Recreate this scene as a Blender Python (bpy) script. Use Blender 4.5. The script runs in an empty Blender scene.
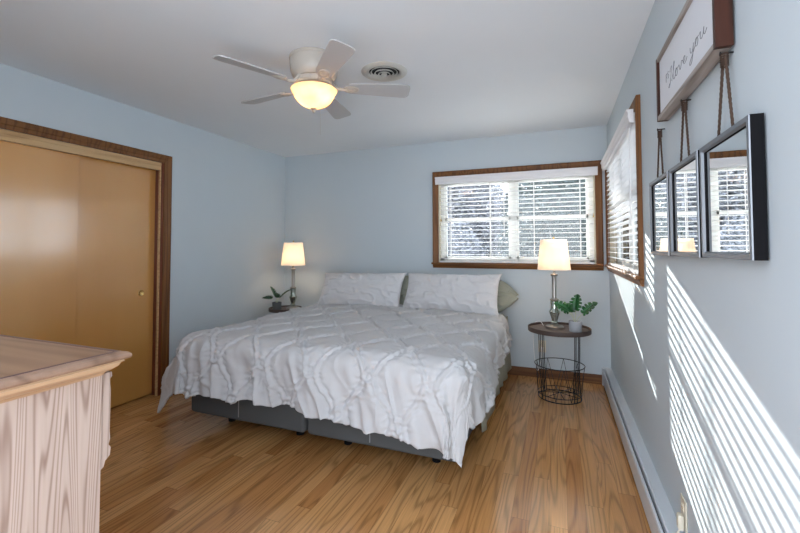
import bpy, bmesh, math, random
import numpy as np
from mathutils import Vector, Matrix, Euler, noise as mnoise

R = math.radians
PI = math.pi
sc = bpy.context.scene
C = sc.collection

# ------------------------------------------------------------------ camera
F_PX = 410.68
cam_d = bpy.data.cameras.new('camera')
cam_d.sensor_fit = 'HORIZONTAL'
cam_d.sensor_width = 36.0
cam_d.lens = F_PX / 800 * 36.0
cam_d.shift_x = 4.37 / 800
cam_d.shift_y = -32.27 / 800
cam_d.clip_start = 0.02
cam = bpy.data.objects.new('camera', cam_d)
C.objects.link(cam)
yaw, pitch, roll = R(21.72), R(1.905), R(-0.071)
fwd = Vector((-math.sin(yaw) * math.cos(pitch), math.cos(yaw) * math.cos(pitch), math.sin(pitch)))
rt = Vector((math.cos(yaw), math.sin(yaw), 0))
up = rt.cross(fwd)
r2 = rt * math.cos(roll) + up * math.sin(roll)
u2 = -rt * math.sin(roll) + up * math.cos(roll)
cam.matrix_world = Matrix(((r2.x, u2.x, -fwd.x, -0.4339), (r2.y, u2.y, -fwd.y, -4.3369), (r2.z, u2.z, -fwd.z, 1.2773), (0, 0, 0, 1)))
sc.camera = cam

# ------------------------------------------------------------------ light and exposure
sc.view_settings.view_transform = 'Standard'
sc.view_settings.look = 'None'
sc.view_settings.gamma = 1.0
sc.view_settings.exposure = 1.27
sc.view_settings.use_curve_mapping = False

world = bpy.data.worlds.new('daylight')
sc.world = world
world.use_nodes = True
wn = world.node_tree.nodes
wl = world.node_tree.links
wn.clear()
wo = wn.new('ShaderNodeOutputWorld')
wb = wn.new('ShaderNodeBackground')
wb.inputs['Strength'].default_value = 2.6
tc = wn.new('ShaderNodeTexCoord')
sx = wn.new('ShaderNodeSeparateXYZ')
wr = wn.new('ShaderNodeValToRGB')
wl.new(tc.outputs['Generated'], sx.inputs[0])
wl.new(sx.outputs['Z'], wr.inputs[0])
wr.color_ramp.elements[0].position = 0.0
wr.color_ramp.elements[0].color = (0.83, 0.88, 0.96, 1)
wr.color_ramp.elements[1].position = 0.6
wr.color_ramp.elements[1].color = (0.72, 0.82, 1.0, 1)
wl.new(wr.outputs[0], wb.inputs['Color'])
wl.new(wb.outputs[0], wo.inputs['Surface'])

SUN_DIR = Vector((1.0, -2.5, -0.82)).normalized()
sd = bpy.data.lights.new('sun', 'SUN')
sd.energy = 7.5
sd.angle = R(0.35)
sd.color = (1.0, 0.97, 0.92)
sun = bpy.data.objects.new('sun', sd)
C.objects.link(sun)
sun.rotation_euler = SUN_DIR.to_track_quat('-Z', 'Y').to_euler()
sun.location = (-4, 9, 5)

# ------------------------------------------------------------------ materials
def newmat(name):
    m = bpy.data.materials.new(name)
    m.use_nodes = True
    nt = m.node_tree
    return m, nt, nt.nodes, nt.links, nt.nodes['Principled BSDF']

def plain(name, col, rough=0.5, metal=0.0, bump=0.0, bscale=200.0, var=0.03, spec=0.5):
    m, nt, n, l, b = newmat(name)
    b.inputs['Roughness'].default_value = rough
    b.inputs['Metallic'].default_value = metal
    b.inputs['Specular IOR Level'].default_value = spec
    t = n.new('ShaderNodeTexCoord')
    no = n.new('ShaderNodeTexNoise')
    no.inputs['Scale'].default_value = 6.0
    l.new(t.outputs['Object'], no.inputs['Vector'])
    r = n.new('ShaderNodeValToRGB')
    r.color_ramp.elements[0].color = tuple(c * (1 - var) for c in col) + (1,)
    r.color_ramp.elements[1].color = tuple(min(1, c * (1 + var)) for c in col) + (1,)
    l.new(no.outputs[0], r.inputs[0])
    l.new(r.outputs[0], b.inputs['Base Color'])
    if bump:
        n2 = n.new('ShaderNodeTexNoise')
        n2.inputs['Scale'].default_value = bscale
        n2.inputs['Detail'].default_value = 3
        l.new(t.outputs['Object'], n2.inputs['Vector'])
        bp = n.new('ShaderNodeBump')
        bp.inputs['Strength'].default_value = bump
        bp.inputs['Distance'].default_value = 0.002
        l.new(n2.outputs[0], bp.inputs['Height'])
        l.new(bp.outputs[0], b.inputs['Normal'])
    return m

def wood(name, c_dark, c_light, axis='X', scale=1.0, rough=0.35, ring=14.0, contrast=1.0, stretch=14.0, coat=0.0, fine=0.5, power=2.2, spec=0.5):
    """grain that runs along the given object axis"""
    m, nt, n, l, b = newmat(name)
    b.inputs['Roughness'].default_value = rough
    b.inputs['Coat Weight'].default_value = coat
    b.inputs['Specular IOR Level'].default_value = spec
    b.inputs['Coat Roughness'].default_value = 0.12
    t = n.new('ShaderNodeTexCoord')
    mp = n.new('ShaderNodeMapping')
    s = [scale * stretch * 0.35] * 3
    s['XYZ'.index(axis)] = scale * 0.35
    mp.inputs['Scale'].default_value = s
    l.new(t.outputs['Object'], mp.inputs['Vector'])
    n1 = n.new('ShaderNodeTexNoise')
    n1.inputs['Scale'].default_value = 1.0
    n1.inputs['Detail'].default_value = 1.5
    l.new(mp.outputs[0], n1.inputs['Vector'])
    mu = n.new('ShaderNodeMath'); mu.operation = 'MULTIPLY'; mu.inputs[1].default_value = ring * 6.283
    l.new(n1.outputs[0], mu.inputs[0])
    si = n.new('ShaderNodeMath'); si.operation = 'SINE'
    l.new(mu.outputs[0], si.inputs[0])
    ma = n.new('ShaderNodeMath'); ma.operation = 'MULTIPLY_ADD'; ma.inputs[1].default_value = 0.5; ma.inputs[2].default_value = 0.5
    l.new(si.outputs[0], ma.inputs[0])
    po = n.new('ShaderNodeMath'); po.operation = 'POWER'; po.inputs[1].default_value = power
    l.new(ma.outputs[0], po.inputs[0])
    n2 = n.new('ShaderNodeTexNoise')
    n2.inputs['Scale'].default_value = 9.0
    n2.inputs['Detail'].default_value = 4
    l.new(mp.outputs[0], n2.inputs['Vector'])
    mx = n.new('ShaderNodeMix'); mx.data_type = 'FLOAT'
    mx.inputs['Factor'].default_value = fine
    l.new(po.outputs[0], mx.inputs['A']); l.new(n2.outputs[0], mx.inputs['B'])
    r = n.new('ShaderNodeValToRGB')
    mid = 0.5
    r.color_ramp.elements[0].position = mid - 0.45 / contrast
    r.color_ramp.elements[1].position = mid + 0.45 / contrast
    r.color_ramp.elements[0].color = tuple(c_light) + (1,)
    r.color_ramp.elements[1].color = tuple(c_dark) + (1,)
    l.new(mx.outputs[0], r.inputs[0])
    l.new(r.outputs[0], b.inputs['Base Color'])
    bp = n.new('ShaderNodeBump'); bp.inputs['Strength'].default_value = 0.15; bp.inputs['Distance'].default_value = 0.001; bp.invert = True
    l.new(mx.outputs[0], bp.inputs['Height']); l.new(bp.outputs[0], b.inputs['Normal'])
    return m

def floor_mat():
    m, nt, n, l, b = newmat('oak_strip_floor')
    t = n.new('ShaderNodeTexCoord')
    sp = n.new('ShaderNodeSeparateXYZ')
    l.new(t.outputs['Object'], sp.inputs[0])
    def math_(op, a, bb=None, cc=None):
        q = n.new('ShaderNodeMath'); q.operation = op
        for i, v in enumerate((a, bb, cc)):
            if v is None: continue
            if isinstance(v, (int, float)): q.inputs[i].default_value = v
            else: l.new(v, q.inputs[i])
        return q.outputs[0]
    row = math_('FLOOR', math_('DIVIDE', sp.outputs['X'], 0.083))
    wn1 = n.new('ShaderNodeTexWhiteNoise'); wn1.noise_dimensions = '1D'
    l.new(row, wn1.inputs['W'])
    yo = math_('ADD', sp.outputs['Y'], math_('MULTIPLY', wn1.outputs['Value'], 7.0))
    seg = math_('FLOOR', math_('DIVIDE', yo, 1.35))
    cmb = n.new('ShaderNodeCombineXYZ')
    l.new(row, cmb.inputs[0]); l.new(seg, cmb.inputs[1])
    wn2 = n.new('ShaderNodeTexWhiteNoise'); wn2.noise_dimensions = '2D'
    l.new(cmb.outputs[0], wn2.inputs['Vector'])
    # joints
    fx = math_('FRACT', math_('DIVIDE', sp.outputs['X'], 0.083))
    ex = math_('MINIMUM', fx, math_('SUBTRACT', 1.0, fx))
    fy = math_('FRACT', math_('DIVIDE', yo, 1.35))
    ey = math_('MINIMUM', fy, math_('SUBTRACT', 1.0, fy))
    jx = math_('LESS_THAN', ex, 0.008)
    jy = math_('LESS_THAN', ey, 0.0008)
    joint = math_('MAXIMUM', jx, jy)
    # grain
    cv = n.new('ShaderNodeCombineXYZ')
    l.new(math_('MULTIPLY', sp.outputs['X'], 8.0), cv.inputs[0])
    l.new(math_('MULTIPLY', sp.outputs['Y'], 0.55), cv.inputs[1])
    l.new(math_('MULTIPLY', wn2.outputs['Value'], 60.0), cv.inputs[2])
    g = n.new('ShaderNodeTexNoise'); g.inputs['Scale'].default_value = 1.0; g.inputs['Detail'].default_value = 1.2
    l.new(cv.outputs[0], g.inputs['Vector'])
    ring = math_('MULTIPLY_ADD', math_('SINE', math_('MULTIPLY', g.outputs[0], 95.0)), 0.5, 0.5)
    ring = math_('POWER', ring, 3.5)
    cv2 = n.new('ShaderNodeCombineXYZ')
    l.new(math_('MULTIPLY', sp.outputs['X'], 170.0), cv2.inputs[0])
    l.new(math_('MULTIPLY', sp.outputs['Y'], 5.0), cv2.inputs[1])
    l.new(wn2.outputs['Value'], cv2.inputs[2])
    f = n.new('ShaderNodeTexNoise'); f.inputs['Scale'].default_value = 1.0; f.inputs['Detail'].default_value = 3
    l.new(cv2.outputs[0], f.inputs['Vector'])
    rp = n.new('ShaderNodeValToRGB')
    e = rp.color_ramp.elements
    e[0].position = 0.0; e[0].color = (0.40, 0.165, 0.052, 1)
    e[1].position = 1.0; e[1].color = (0.64, 0.34, 0.130, 1)
    q = e.new(0.3); q.color = (0.52, 0.250, 0.086, 1)
    q = e.new(0.7); q.color = (0.57, 0.290, 0.108, 1)
    l.new(wn2.outputs['Value'], rp.inputs[0])
    dk = math_('SUBTRACT', 1.0, math_('ADD', math_('MULTIPLY', ring, 0.36), math_('MULTIPLY', f.outputs[0], 0.55)))
    dk = math_('ADD', dk, 0.30)
    dk = math_('MULTIPLY', dk, math_('SUBTRACT', 1.0, math_('MULTIPLY', joint, 0.55)))
    mx = n.new('ShaderNodeVectorMath'); mx.operation = 'SCALE'
    l.new(rp.outputs[0], mx.inputs[0]); l.new(dk, mx.inputs['Scale'])
    l.new(mx.outputs[0], b.inputs['Base Color'])
    b.inputs['Roughness'].default_value = 0.20
    bp = n.new('ShaderNodeBump'); bp.inputs['Strength'].default_value = 0.12; bp.inputs['Distance'].default_value = 0.001
    l.new(dk, bp.inputs['Height']); l.new(bp.outputs[0], b.inputs['Normal'])
    return m

def shade_mat():
    m, nt, n, l, b = newmat('linen_shade')
    b.inputs['Base Color'].default_value = (0.86, 0.80, 0.74, 1)
    b.inputs['Roughness'].default_value = 0.9
    tr = n.new('ShaderNodeBsdfTranslucent'); tr.inputs['Color'].default_value = (1.0, 0.93, 0.86, 1)
    ms = n.new('ShaderNodeMixShader'); ms.inputs[0].default_value = 0.5
    l.new(b.outputs[0], ms.inputs[1]); l.new(tr.outputs[0], ms.inputs[2])
    l.new(ms.outputs[0], n['Material Output'].inputs['Surface'])
    return m

def glass_mat():
    m = bpy.data.materials.new('window_glass'); m.use_nodes = True
    nt = m.node_tree; n = nt.nodes; l = nt.links; n.clear()
    o = n.new('ShaderNodeOutputMaterial')
    tr = n.new('ShaderNodeBsdfTransparent'); tr.inputs[0].default_value = (0.96, 0.98, 0.98, 1)
    gl = n.new('ShaderNodeBsdfGlossy'); gl.inputs['Roughness'].default_value = 0.02
    fr = n.new('ShaderNodeFresnel'); fr.inputs[0].default_value = 1.45
    ms = n.new('ShaderNodeMixShader')
    l.new(fr.outputs[0], ms.inputs[0]); l.new(tr.outputs[0], ms.inputs[1]); l.new(gl.outputs[0], ms.inputs[2])
    l.new(ms.outputs[0], o.inputs['Surface'])
    return m

def emis(name, col, strength, base=(0.9, 0.88, 0.82)):
    m, nt, n, l, b = newmat(name)
    b.inputs['Base Color'].default_value = base + (1,)
    b.inputs['Emission Color'].default_value = col + (1,)
    b.inputs['Emission Strength'].default_value = strength
    return m

def bowl_mat():
    m, nt, n, l, b = newmat('alabaster_glass')
    b.inputs['Base Color'].default_value = (0.9, 0.86, 0.78, 1)
    b.inputs['Roughness'].default_value = 0.35
    t = n.new('ShaderNodeTexCoord'); no = n.new('ShaderNodeTexNoise'); no.inputs['Scale'].default_value = 9; no.inputs['Detail'].default_value = 4
    l.new(t.outputs['Object'], no.inputs['Vector'])
    r = n.new('ShaderNodeValToRGB')
    r.color_ramp.elements[0].position = 0.35; r.color_ramp.elements[0].color = (0.62, 0.44, 0.26, 1)
    r.color_ramp.elements[1].position = 0.65; r.color_ramp.elements[1].color = (0.85, 0.70, 0.50, 1)
    l.new(no.outputs[0], r.inputs[0])
    tr = n.new('ShaderNodeBsdfTranslucent')
    l.new(r.outputs[0], tr.inputs['Color'])
    ms = n.new('ShaderNodeMixShader'); ms.inputs[0].default_value = 0.6
    l.new(b.outputs[0], ms.inputs[1]); l.new(tr.outputs[0], ms.inputs[2])
    l.new(ms.outputs[0], n['Material Output'].inputs['Surface'])
    return m

def leaf_scatter_mat(name, c1, c2, rough=0.6):
    m, nt, n, l, b = newmat(name)
    b.inputs['Roughness'].default_value = rough
    t = n.new('ShaderNodeTexCoord'); no = n.new('ShaderNodeTexNoise'); no.inputs['Scale'].default_value = 14
    l.new(t.outputs['Object'], no.inputs['Vector'])
    r = n.new('ShaderNodeValToRGB')
    r.color_ramp.elements[0].position = 0.35; r.color_ramp.elements[0].color = c1 + (1,)
    r.color_ramp.elements[1].position = 0.65; r.color_ramp.elements[1].color = c2 + (1,)
    l.new(no.outputs[0], r.inputs[0]); l.new(r.outputs[0], b.inputs['Base Color'])
    return m

M = dict(
    wall=plain('blue_grey_paint', (0.53, 0.595, 0.635), 0.6, bump=0.1, bscale=350, var=0.01),
    ceiling=plain('ceiling_paint', (0.76, 0.80, 0.835), 0.8, bump=0.1, bscale=300, var=0.01),
    floor=floor_mat(),
    trim=wood('walnut_stained_trim', (0.085, 0.029, 0.007), (0.215, 0.088, 0.024), 'X', 1.6, 0.5, 5, stretch=26, spec=0.3),
    trimz=wood('walnut_stained_trim_upright', (0.085, 0.029, 0.007), (0.215, 0.088, 0.024), 'Z', 1.6, 0.5, 5, stretch=26, spec=0.3),
    trimy=wood('walnut_stained_trim_along_wall', (0.085, 0.029, 0.007), (0.215, 0.088, 0.024), 'Y', 1.6, 0.5, 5, stretch=26, spec=0.3),
    jamb=plain('red_brown_jamb', (0.16, 0.035, 0.012), 0.35),
    header=wood('honey_header', (0.42, 0.25, 0.11), (0.60, 0.40, 0.20), 'Y', 2, 0.4, 5, stretch=26),
    door=wood('birch_veneer', (0.50, 0.225, 0.050), (0.64, 0.325, 0.090), 'Z', 0.55, 0.22, 2.0, stretch=5, spec=1.0, coat=1.0, contrast=0.8, fine=0.3),
    vinyl=plain('white_vinyl', (0.82, 0.83, 0.80), 0.4),
    jambliner=plain('cream_jamb', (0.66, 0.60, 0.46), 0.5),
    slat=plain('white_blind_slat', (0.84, 0.83, 0.82), 0.45),
    valance=plain('white_valance', (0.74, 0.73, 0.74), 0.5),
    brass=plain('brass', (0.75, 0.52, 0.20), 0.25, 1.0),
    nickel=plain('brushed_nickel', (0.62, 0.60, 0.57), 0.32, 1.0),
    glass=glass_mat(),
    duvet=plain('white_cotton_duvet', (0.54, 0.535, 0.535), 0.9, bump=0.35, bscale=240, var=0.015, spec=0.2),
    pillow=plain('white_pillow_cotton', (0.66, 0.655, 0.66), 0.9, bump=0.3, bscale=240, var=0.02, spec=0.2),
    sage=plain('sage_cotton', (0.34, 0.345, 0.28), 0.9, bump=0.3, bscale=260, var=0.04, spec=0.2),
    basef=plain('charcoal_upholstery', (0.085, 0.088, 0.088), 0.85, bump=0.3, bscale=500, var=0.05, spec=0.3),
    seam=plain('grey_piping', (0.24, 0.245, 0.25), 0.8),
    black=plain('black_metal', (0.012, 0.012, 0.013), 0.4, 0.6),
    blackp=plain('black_lacquer', (0.006, 0.006, 0.007), 0.6, spec=0.08),
    tabletop=wood('grey_brown_table_wood', (0.10, 0.066, 0.050), (0.21, 0.15, 0.12), 'X', 2.2, 0.5, 4, stretch=12),
    rim=plain('dark_brown_rim', (0.075, 0.052, 0.043), 0.5),
    shade=shade_mat(),
    pewter=plain('antique_pewter', (0.36, 0.34, 0.31), 0.32, 0.9, var=0.25),
    mercury=plain('mercury_glass', (0.62, 0.68, 0.60), 0.14, 0.85, var=0.35),
    bulb=emis('lit_bulb', (1.0, 0.72, 0.42), 14.0),
    bulbf=emis('lit_fan_bulb', (1.0, 0.80, 0.55), 20.0),
    pot=plain('grey_cement', (0.40, 0.41, 0.43), 0.8, bump=0.4, bscale=120, var=0.06),
    potd=plain('dark_cement', (0.10, 0.11, 0.11), 0.8, bump=0.4, bscale=120, var=0.06),
    soil=plain('potting_soil', (0.05, 0.035, 0.025), 0.95, bump=1, bscale=90),
    leaf=leaf_scatter_mat('monstera_leaf', (0.008, 0.065, 0.018), (0.022, 0.14, 0.035), 0.35),
    leafd=leaf_scatter_mat('dark_monstera_leaf', (0.008, 0.045, 0.018), (0.02, 0.085, 0.03), 0.35),
    stem=plain('pale_stem', (0.50, 0.56, 0.40), 0.5),
    fanw=plain('warm_white_enamel', (0.46, 0.42, 0.37), 0.4),
    blade=plain('white_fan_blade', (0.46, 0.455, 0.455), 0.45),
    bowl=bowl_mat(),
    vent=plain('white_steel_vent', (0.56, 0.54, 0.49), 0.4),
    dark=plain('dark_void', (0.012, 0.012, 0.013), 0.9),
    heater=plain('pale_grey_enamel', (0.60, 0.635, 0.66), 0.35),
    mirror=plain('mirror', (0.90, 0.92, 0.92), 0.015, 1.0, var=0.0),
    silver=plain('silver_bevel', (0.20, 0.215, 0.235), 0.4, 0.5),
    rope=plain('brown_jute_rope', (0.060, 0.034, 0.022), 0.95, bump=1, bscale=300, var=0.3),
    board=plain('white_sign_board', (0.66, 0.68, 0.72), 0.6),
    signwood=wood('sign_frame_wood', (0.014, 0.005, 0.003), (0.055, 0.016, 0.008), 'Z', 4, 0.45, 5, stretch=10, spec=0.25),
    signgrey=wood('weathered_frame_wood', (0.13, 0.10, 0.08), (0.40, 0.36, 0.33), 'Y', 3, 0.6, 5, stretch=12),
    ink=plain('grey_lettering', (0.16, 0.17, 0.19), 0.7),
    dside=wood('whitewashed_oak', (0.25, 0.155, 0.115), (0.60, 0.475, 0.40), 'Z', 1.3, 0.5, 30, stretch=24, contrast=0.85, fine=0.42, power=4.0),
    dtop=wood('brown_oak_top', (0.16, 0.088, 0.055), (0.36, 0.225, 0.15), 'X', 1.2, 0.30, 6, stretch=16, contrast=0.9, coat=0.3),
    dedge=wood('honey_oak_moulding', (0.33, 0.18, 0.09), (0.66, 0.46, 0.29), 'Y', 1.5, 0.4, 5, stretch=22, contrast=0.9),
    inlay=plain('purple_brown_inlay', (0.13, 0.07, 0.075), 0.4),
    ivory=plain('ivory_plastic', (0.70, 0.64, 0.50), 0.4),
    whitep=plain('white_plastic', (0.85, 0.85, 0.84), 0.35),
    hedge=leaf_scatter_mat('dark_evergreen', (0.012, 0.02, 0.016), (0.06, 0.085, 0.075)),
    frost=leaf_scatter_mat('frosted_twigs', (0.06, 0.06, 0.06), (0.34, 0.34, 0.36)),
    ground=plain('snowy_ground', (0.55, 0.57, 0.60), 0.9, bump=0.5, bscale=8),
    brick=plain('tan_soffit', (0.45, 0.33, 0.22), 0.8),
)

# ------------------------------------------------------------------ mesh helpers
def obj(name, bm, mat, parent=None, smooth=False, sharp=None, label=None):
    me = bpy.data.meshes.new(name)
    bmesh.ops.recalc_face_normals(bm, faces=bm.faces[:])
    bm.to_mesh(me); bm.free()
    if smooth:
        for p in me.polygons: p.use_smooth = True
        if sharp is not None:
            me.set_sharp_from_angle(angle=R(sharp))
    me.materials.append(mat)
    o = bpy.data.objects.new(name, me)
    C.objects.link(o)
    if parent: o.parent = parent
    if label: o['label'] = label
    return o

def box(bm, x0, x1, y0, y1, z0, z1, bevel=0.0, seg=2):
    r = bmesh.ops.create_cube(bm, size=1.0)
    vs = r['verts']
    for v in vs:
        v.co = Vector(((x0 + x1) / 2 + v.co.x * (x1 - x0), (y0 + y1) / 2 + v.co.y * (y1 - y0), (z0 + z1) / 2 + v.co.z * (z1 - z0)))
    if bevel > 0:
        es = list({e for v in vs for e in v.link_edges})
        bmesh.ops.bevel(bm, geom=es, offset=bevel, segments=seg, profile=0.5, affect='EDGES')
    return bm

def boxes(lst, bevel=0.0, seg=2):
    bm = bmesh.new()
    for b in lst: box(bm, *b, bevel=bevel, seg=seg)
    return bm

def lathe(bm, prof, cx=0, cy=0, seg=32, cap=False):
    rings = []
    for r_, z in prof:
        if r_ < 1e-5:
            rings.append([bm.verts.new((cx, cy, z))])
        else:
            rings.append([bm.verts.new((cx + r_ * math.cos(2 * PI * i / seg), cy + r_ * math.sin(2 * PI * i / seg), z)) for i in range(seg)])
    for a, b in zip(rings, rings[1:]):
        for i in range(seg):
            j = (i + 1) % seg
            if len(a) == 1 and len(b) == 1: continue
            if len(a) == 1: bm.faces.new((a[0], b[i], b[j]))
            elif len(b) == 1: bm.faces.new((a[i], a[j], b[0]))
            else: bm.faces.new((a[i], a[j], b[j], b[i]))
    if cap:
        for rg in (rings[0], rings[-1]):
            if len(rg) > 2: bm.faces.new(rg)
    return bm

def tube(bm, pts, r, seg=8, closed=False, rfun=None):
    pts = [Vector(p) for p in pts]
    n = len(pts)
    rings = []
    prev = None
    for i, p in enumerate(pts):
        a = pts[(i - 1) % n] if (closed or i > 0) else p
        b = pts[(i + 1) % n] if (closed or i < n - 1) else p
        t = (b - a).normalized()
        if prev is None:
            nn = t.orthogonal().normalized()
        else:
            nn = (prev - t * prev.dot(t))
            if nn.length < 1e-6: nn = t.orthogonal()
            nn.normalize()
        prev = nn
        bb = t.cross(nn)
        rr = rfun(i / max(1, n - 1)) if rfun else r
        rings.append([bm.verts.new(p + (nn * math.cos(2 * PI * k / seg) + bb * math.sin(2 * PI * k / seg)) * rr) for k in range(seg)])
    m = n if closed else n - 1
    for i in range(m):
        a, b = rings[i], rings[(i + 1) % n]
        for k in range(seg):
            j = (k + 1) % seg
            bm.faces.new((a[k], a[j], b[j], b[k]))
    if not closed:
        bm.faces.new(rings[0]); bm.faces.new(rings[-1])
    return bm

def circle_pts(cx, cy, z, r, n=40):
    return [(cx + r * math.cos(2 * PI * i / n), cy + r * math.sin(2 * PI * i / n), z) for i in range(n)]

def prism(bm, poly, axis, a, b):
    """poly in the two other axes (in xyz order), extruded along axis from a to b"""
    def P(u, v, w):
        if axis == 'x': return (w, u, v)
        if axis == 'y': return (u, w, v)
        return (u, v, w)
    A = [bm.verts.new(P(u, v, a)) for u, v in poly]
    B = [bm.verts.new(P(u, v, b)) for u, v in poly]
    bm.faces.new(A); bm.faces.new(B)
    for i in range(len(poly)):
        j = (i + 1) % len(poly)
        bm.faces.new((A[i], A[j], B[j], B[i]))
    return bm

def catmull(pts, n=8):
    P = [Vector(p) for p in pts]
    out = []
    for i in range(len(P) - 1):
        p0 = P[max(i - 1, 0)]; p1 = P[i]; p2 = P[i + 1]; p3 = P[min(i + 2, len(P) - 1)]
        for k in range(n):
            t = k / n
            out.append(0.5 * ((2 * p1) + (p2 - p0) * t + (2 * p0 - 5 * p1 + 4 * p2 - p3) * t * t + (3 * p1 - p0 - 3 * p2 + p3) * t ** 3))
    out.append(P[-1])
    return out

def thing(name, label, cat, loc=(0, 0, 0), rotz=0, group=None):
    o = bpy.data.objects.new(name, None); C.objects.link(o)
    o.empty_display_size = 0.1
    o.location = loc; o.rotation_euler = (0, 0, rotz)
    o['label'] = label; o['category'] = cat
    if group: o['group'] = group
    return o

def tag(o, label, cat, group=None):
    o['label'] = label; o['category'] = cat
    if group: o['group'] = group
    return o

def struct(name, bm, mat, **k):
    o = obj(name, bm, mat, **k); o['kind'] = 'structure'; return o

def sroot(name, loc=(0, 0, 0), rotz=0):
    o = bpy.data.objects.new(name, None); C.objects.link(o)
    o.location = loc; o.rotation_euler = (0, 0, rotz); o['kind'] = 'structure'; return o

def dup(root, loc, rotz=0, label=None, group=None):
    r = root.copy(); C.objects.link(r); r.location = loc; r.rotation_euler = (0, 0, rotz)
    if label: r['label'] = label
    if group: r['group'] = group
    for ch in list(root.children):
        c = ch.copy(); C.objects.link(c); c.parent = r
        for g in ch.children:
            d = g.copy(); C.objects.link(d); d.parent = c
    return r

# ------------------------------------------------------------------ room shell
W = 3.68; H = 2.44; YN = -4.9
WX0, WX1, WZ0, WZ1 = -1.655, -0.110, 1.115, 2.045      # hole of the back window
RZ1 = 2.075
RY0, RY1 = -1.650, -0.085                              # hole of the right window
struct('floor', boxes([(-W - 0.7, 0.0, YN, 0.0, -0.05, 0.0)]), M['floor'])
struct('ceiling', boxes([(-W - 0.2, 0.18, YN, 0.18, H, H + 0.1)]), M['ceiling'])
struct('wall_back', boxes([(-W - 0.2, WX0, 0, 0.16, 0, H), (WX1, 0.0, 0, 0.16, 0, H), (WX0, WX1, 0, 0.16, 0, WZ0), (WX0, WX1, 0, 0.16, WZ1, H)]), M['wall'])
struct('wall_right', boxes([(0, 0.16, RY1, 0.16, 0, H), (0, 0.16, YN, RY0, 0, H), (0, 0.16, RY0, RY1, 0, WZ0), (0, 0.16, RY0, RY1, RZ1, H)]), M['wall'])
CY1, CY0, CZ = -1.738, -3.65, 2.030                     # closet opening
struct('wall_left', boxes([(-W - 0.12, -W, CY1, 0, 0, H), (-W - 0.12, -W, YN, CY0, 0, H), (-W - 0.12, -W, CY0, CY1, CZ, H)]), M['wall'])
struct('wall_near_light_block', boxes([(-W - 0.2, -1.75, -4.72, -4.60, 0, H)]), M['wall'])  # unseen partial wall, added so the rear fill comes from the right
struct('wall_closet', boxes([(-W - 0.72, -W - 0.68, YN, CY1 + 0.1, 0, H), (-W - 0.72, -W - 0.12, CY1, CY1 + 0.1, 0, H), (-W - 0.72, -W - 0.12, CY0 - 0.1, CY0, 0, H), (-W - 0.72, -W - 0.12, CY0, CY1, H - 0.05, H)]), M['wall'])

# base trim
def base_profile():
    return [(0, 0), (-0.022, 0), (-0.022, 0.012), (-0.016, 0.02), (-0.014, 0.068), (-0.010, 0.078), (-0.004, 0.084), (0, 0.084)]
bm = bmesh.new()
prism(bm, base_profile(), 'x', -W, -0.075)
struct('baseboard_back', bm, M['trim'])
bm = bmesh.new()
prism(bm, [(-W - u, v) for u, v in base_profile()], 'y', -1.665, 0.0)
struct('baseboard_left', bm, M['trimy'])

# closet: casing, jambs, header fascia, two sliding doors
cas = sroot('trim_1')
def cas_prof(o0, o1):            # stepped casing profile across its width, o0 = outer, o1 = inner
    return [(o0, 0), (o0, 0.020), (o0 + (o1 - o0) * 0.18, 0.024), (o0 + (o1 - o0) * 0.55, 0.018), (o0 + (o1 - o0) * 0.62, 0.014), (o1, 0.010), (o1, 0)]
bm = bmesh.new()
A = cas_prof(CY1 + 0.070, CY1)
vs = []
# outer path of the mitred casing: up the near jamb is out of frame, so head and far leg
for zt in (0, 1):
    vs.append([])
leg0 = [bm.verts.new((-W + d, y, 0.0)) for y, d in A]
leg1 = [bm.verts.new((-W + d, y, CZ + (y - CY1))) for y, d in A]
hd = [bm.verts.new((-W + d, CY0 - (y - CY1), CZ + (y - CY1))) for y, d in A]
lg3 = [bm.verts.new((-W + d, CY0 - (y - CY1), 0.0)) for y, d in A]
for a, b in ((leg0, leg1), (leg1, hd), (hd, lg3)):
    for i in range(len(A)):
        j = (i + 1) % len(A)
        bm.faces.new((a[i], a[j], b[j], b[i]))
bm.faces.new(leg0); bm.faces.new(lg3)
obj('casing', bm, M['trimz'], cas)
obj('jamb', boxes([(-W - 0.118, -W + 0.004, CY1 - 0.018, CY1, 0, CZ), (-W - 0.118, -W + 0.004, CY0, CY0 + 0.018, 0, CZ)]), M['jamb'], cas)
obj('door_stop', boxes([(-W - 0.022, -W - 0.004, CY1 - 0.030, CY1 - 0.018, 0, CZ - 0.02)]), M['header'], cas)
obj('header_fascia', boxes([(-W - 0.030, -W - 0.002, CY0 + 0.02, CY1 - 0.019, CZ - 0.070, CZ - 0.001), (-W - 0.002, -W + 0.002, CY0 + 0.02, CY1 - 0.019, CZ - 0.030, CZ - 0.001)], 0.002), M['header'], cas)
obj('track', boxes([(-W - 0.115, -W - 0.036, CY0 + 0.02, CY1 - 0.02, CZ - 0.03, CZ - 0.001)]), M['dark'], cas)
d1 = sroot('door_1')
obj('panel', boxes([(-W - 0.102, -W - 0.072, -2.66, CY1 - 0.019, 0.012, CZ - 0.060)], 0.002), M['door'], d1)
bm = bmesh.new()
lathe(bm, [(0.0, -0.001), (0.017, -0.001), (0.021, 0.002), (0.024, 0.0045), (0.026, 0.003), (0.027, 0.0)], seg=28)
bmesh.ops.rotate(bm, verts=bm.verts, matrix=Matrix.Rotation(R(90), 3, 'Y'))
bmesh.ops.translate(bm, verts=bm.verts, vec=(-W - 0.071, -1.875, 0.895))
obj('finger_pull', bm, M['brass'], d1, smooth=True)
d2 = sroot('door_2')
obj('panel', boxes([(-W - 0.064, -W - 0.036, CY0 + 0.02, -2.40, 0.012, CZ - 0.060)], 0.002), M['door'], d2)

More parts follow.
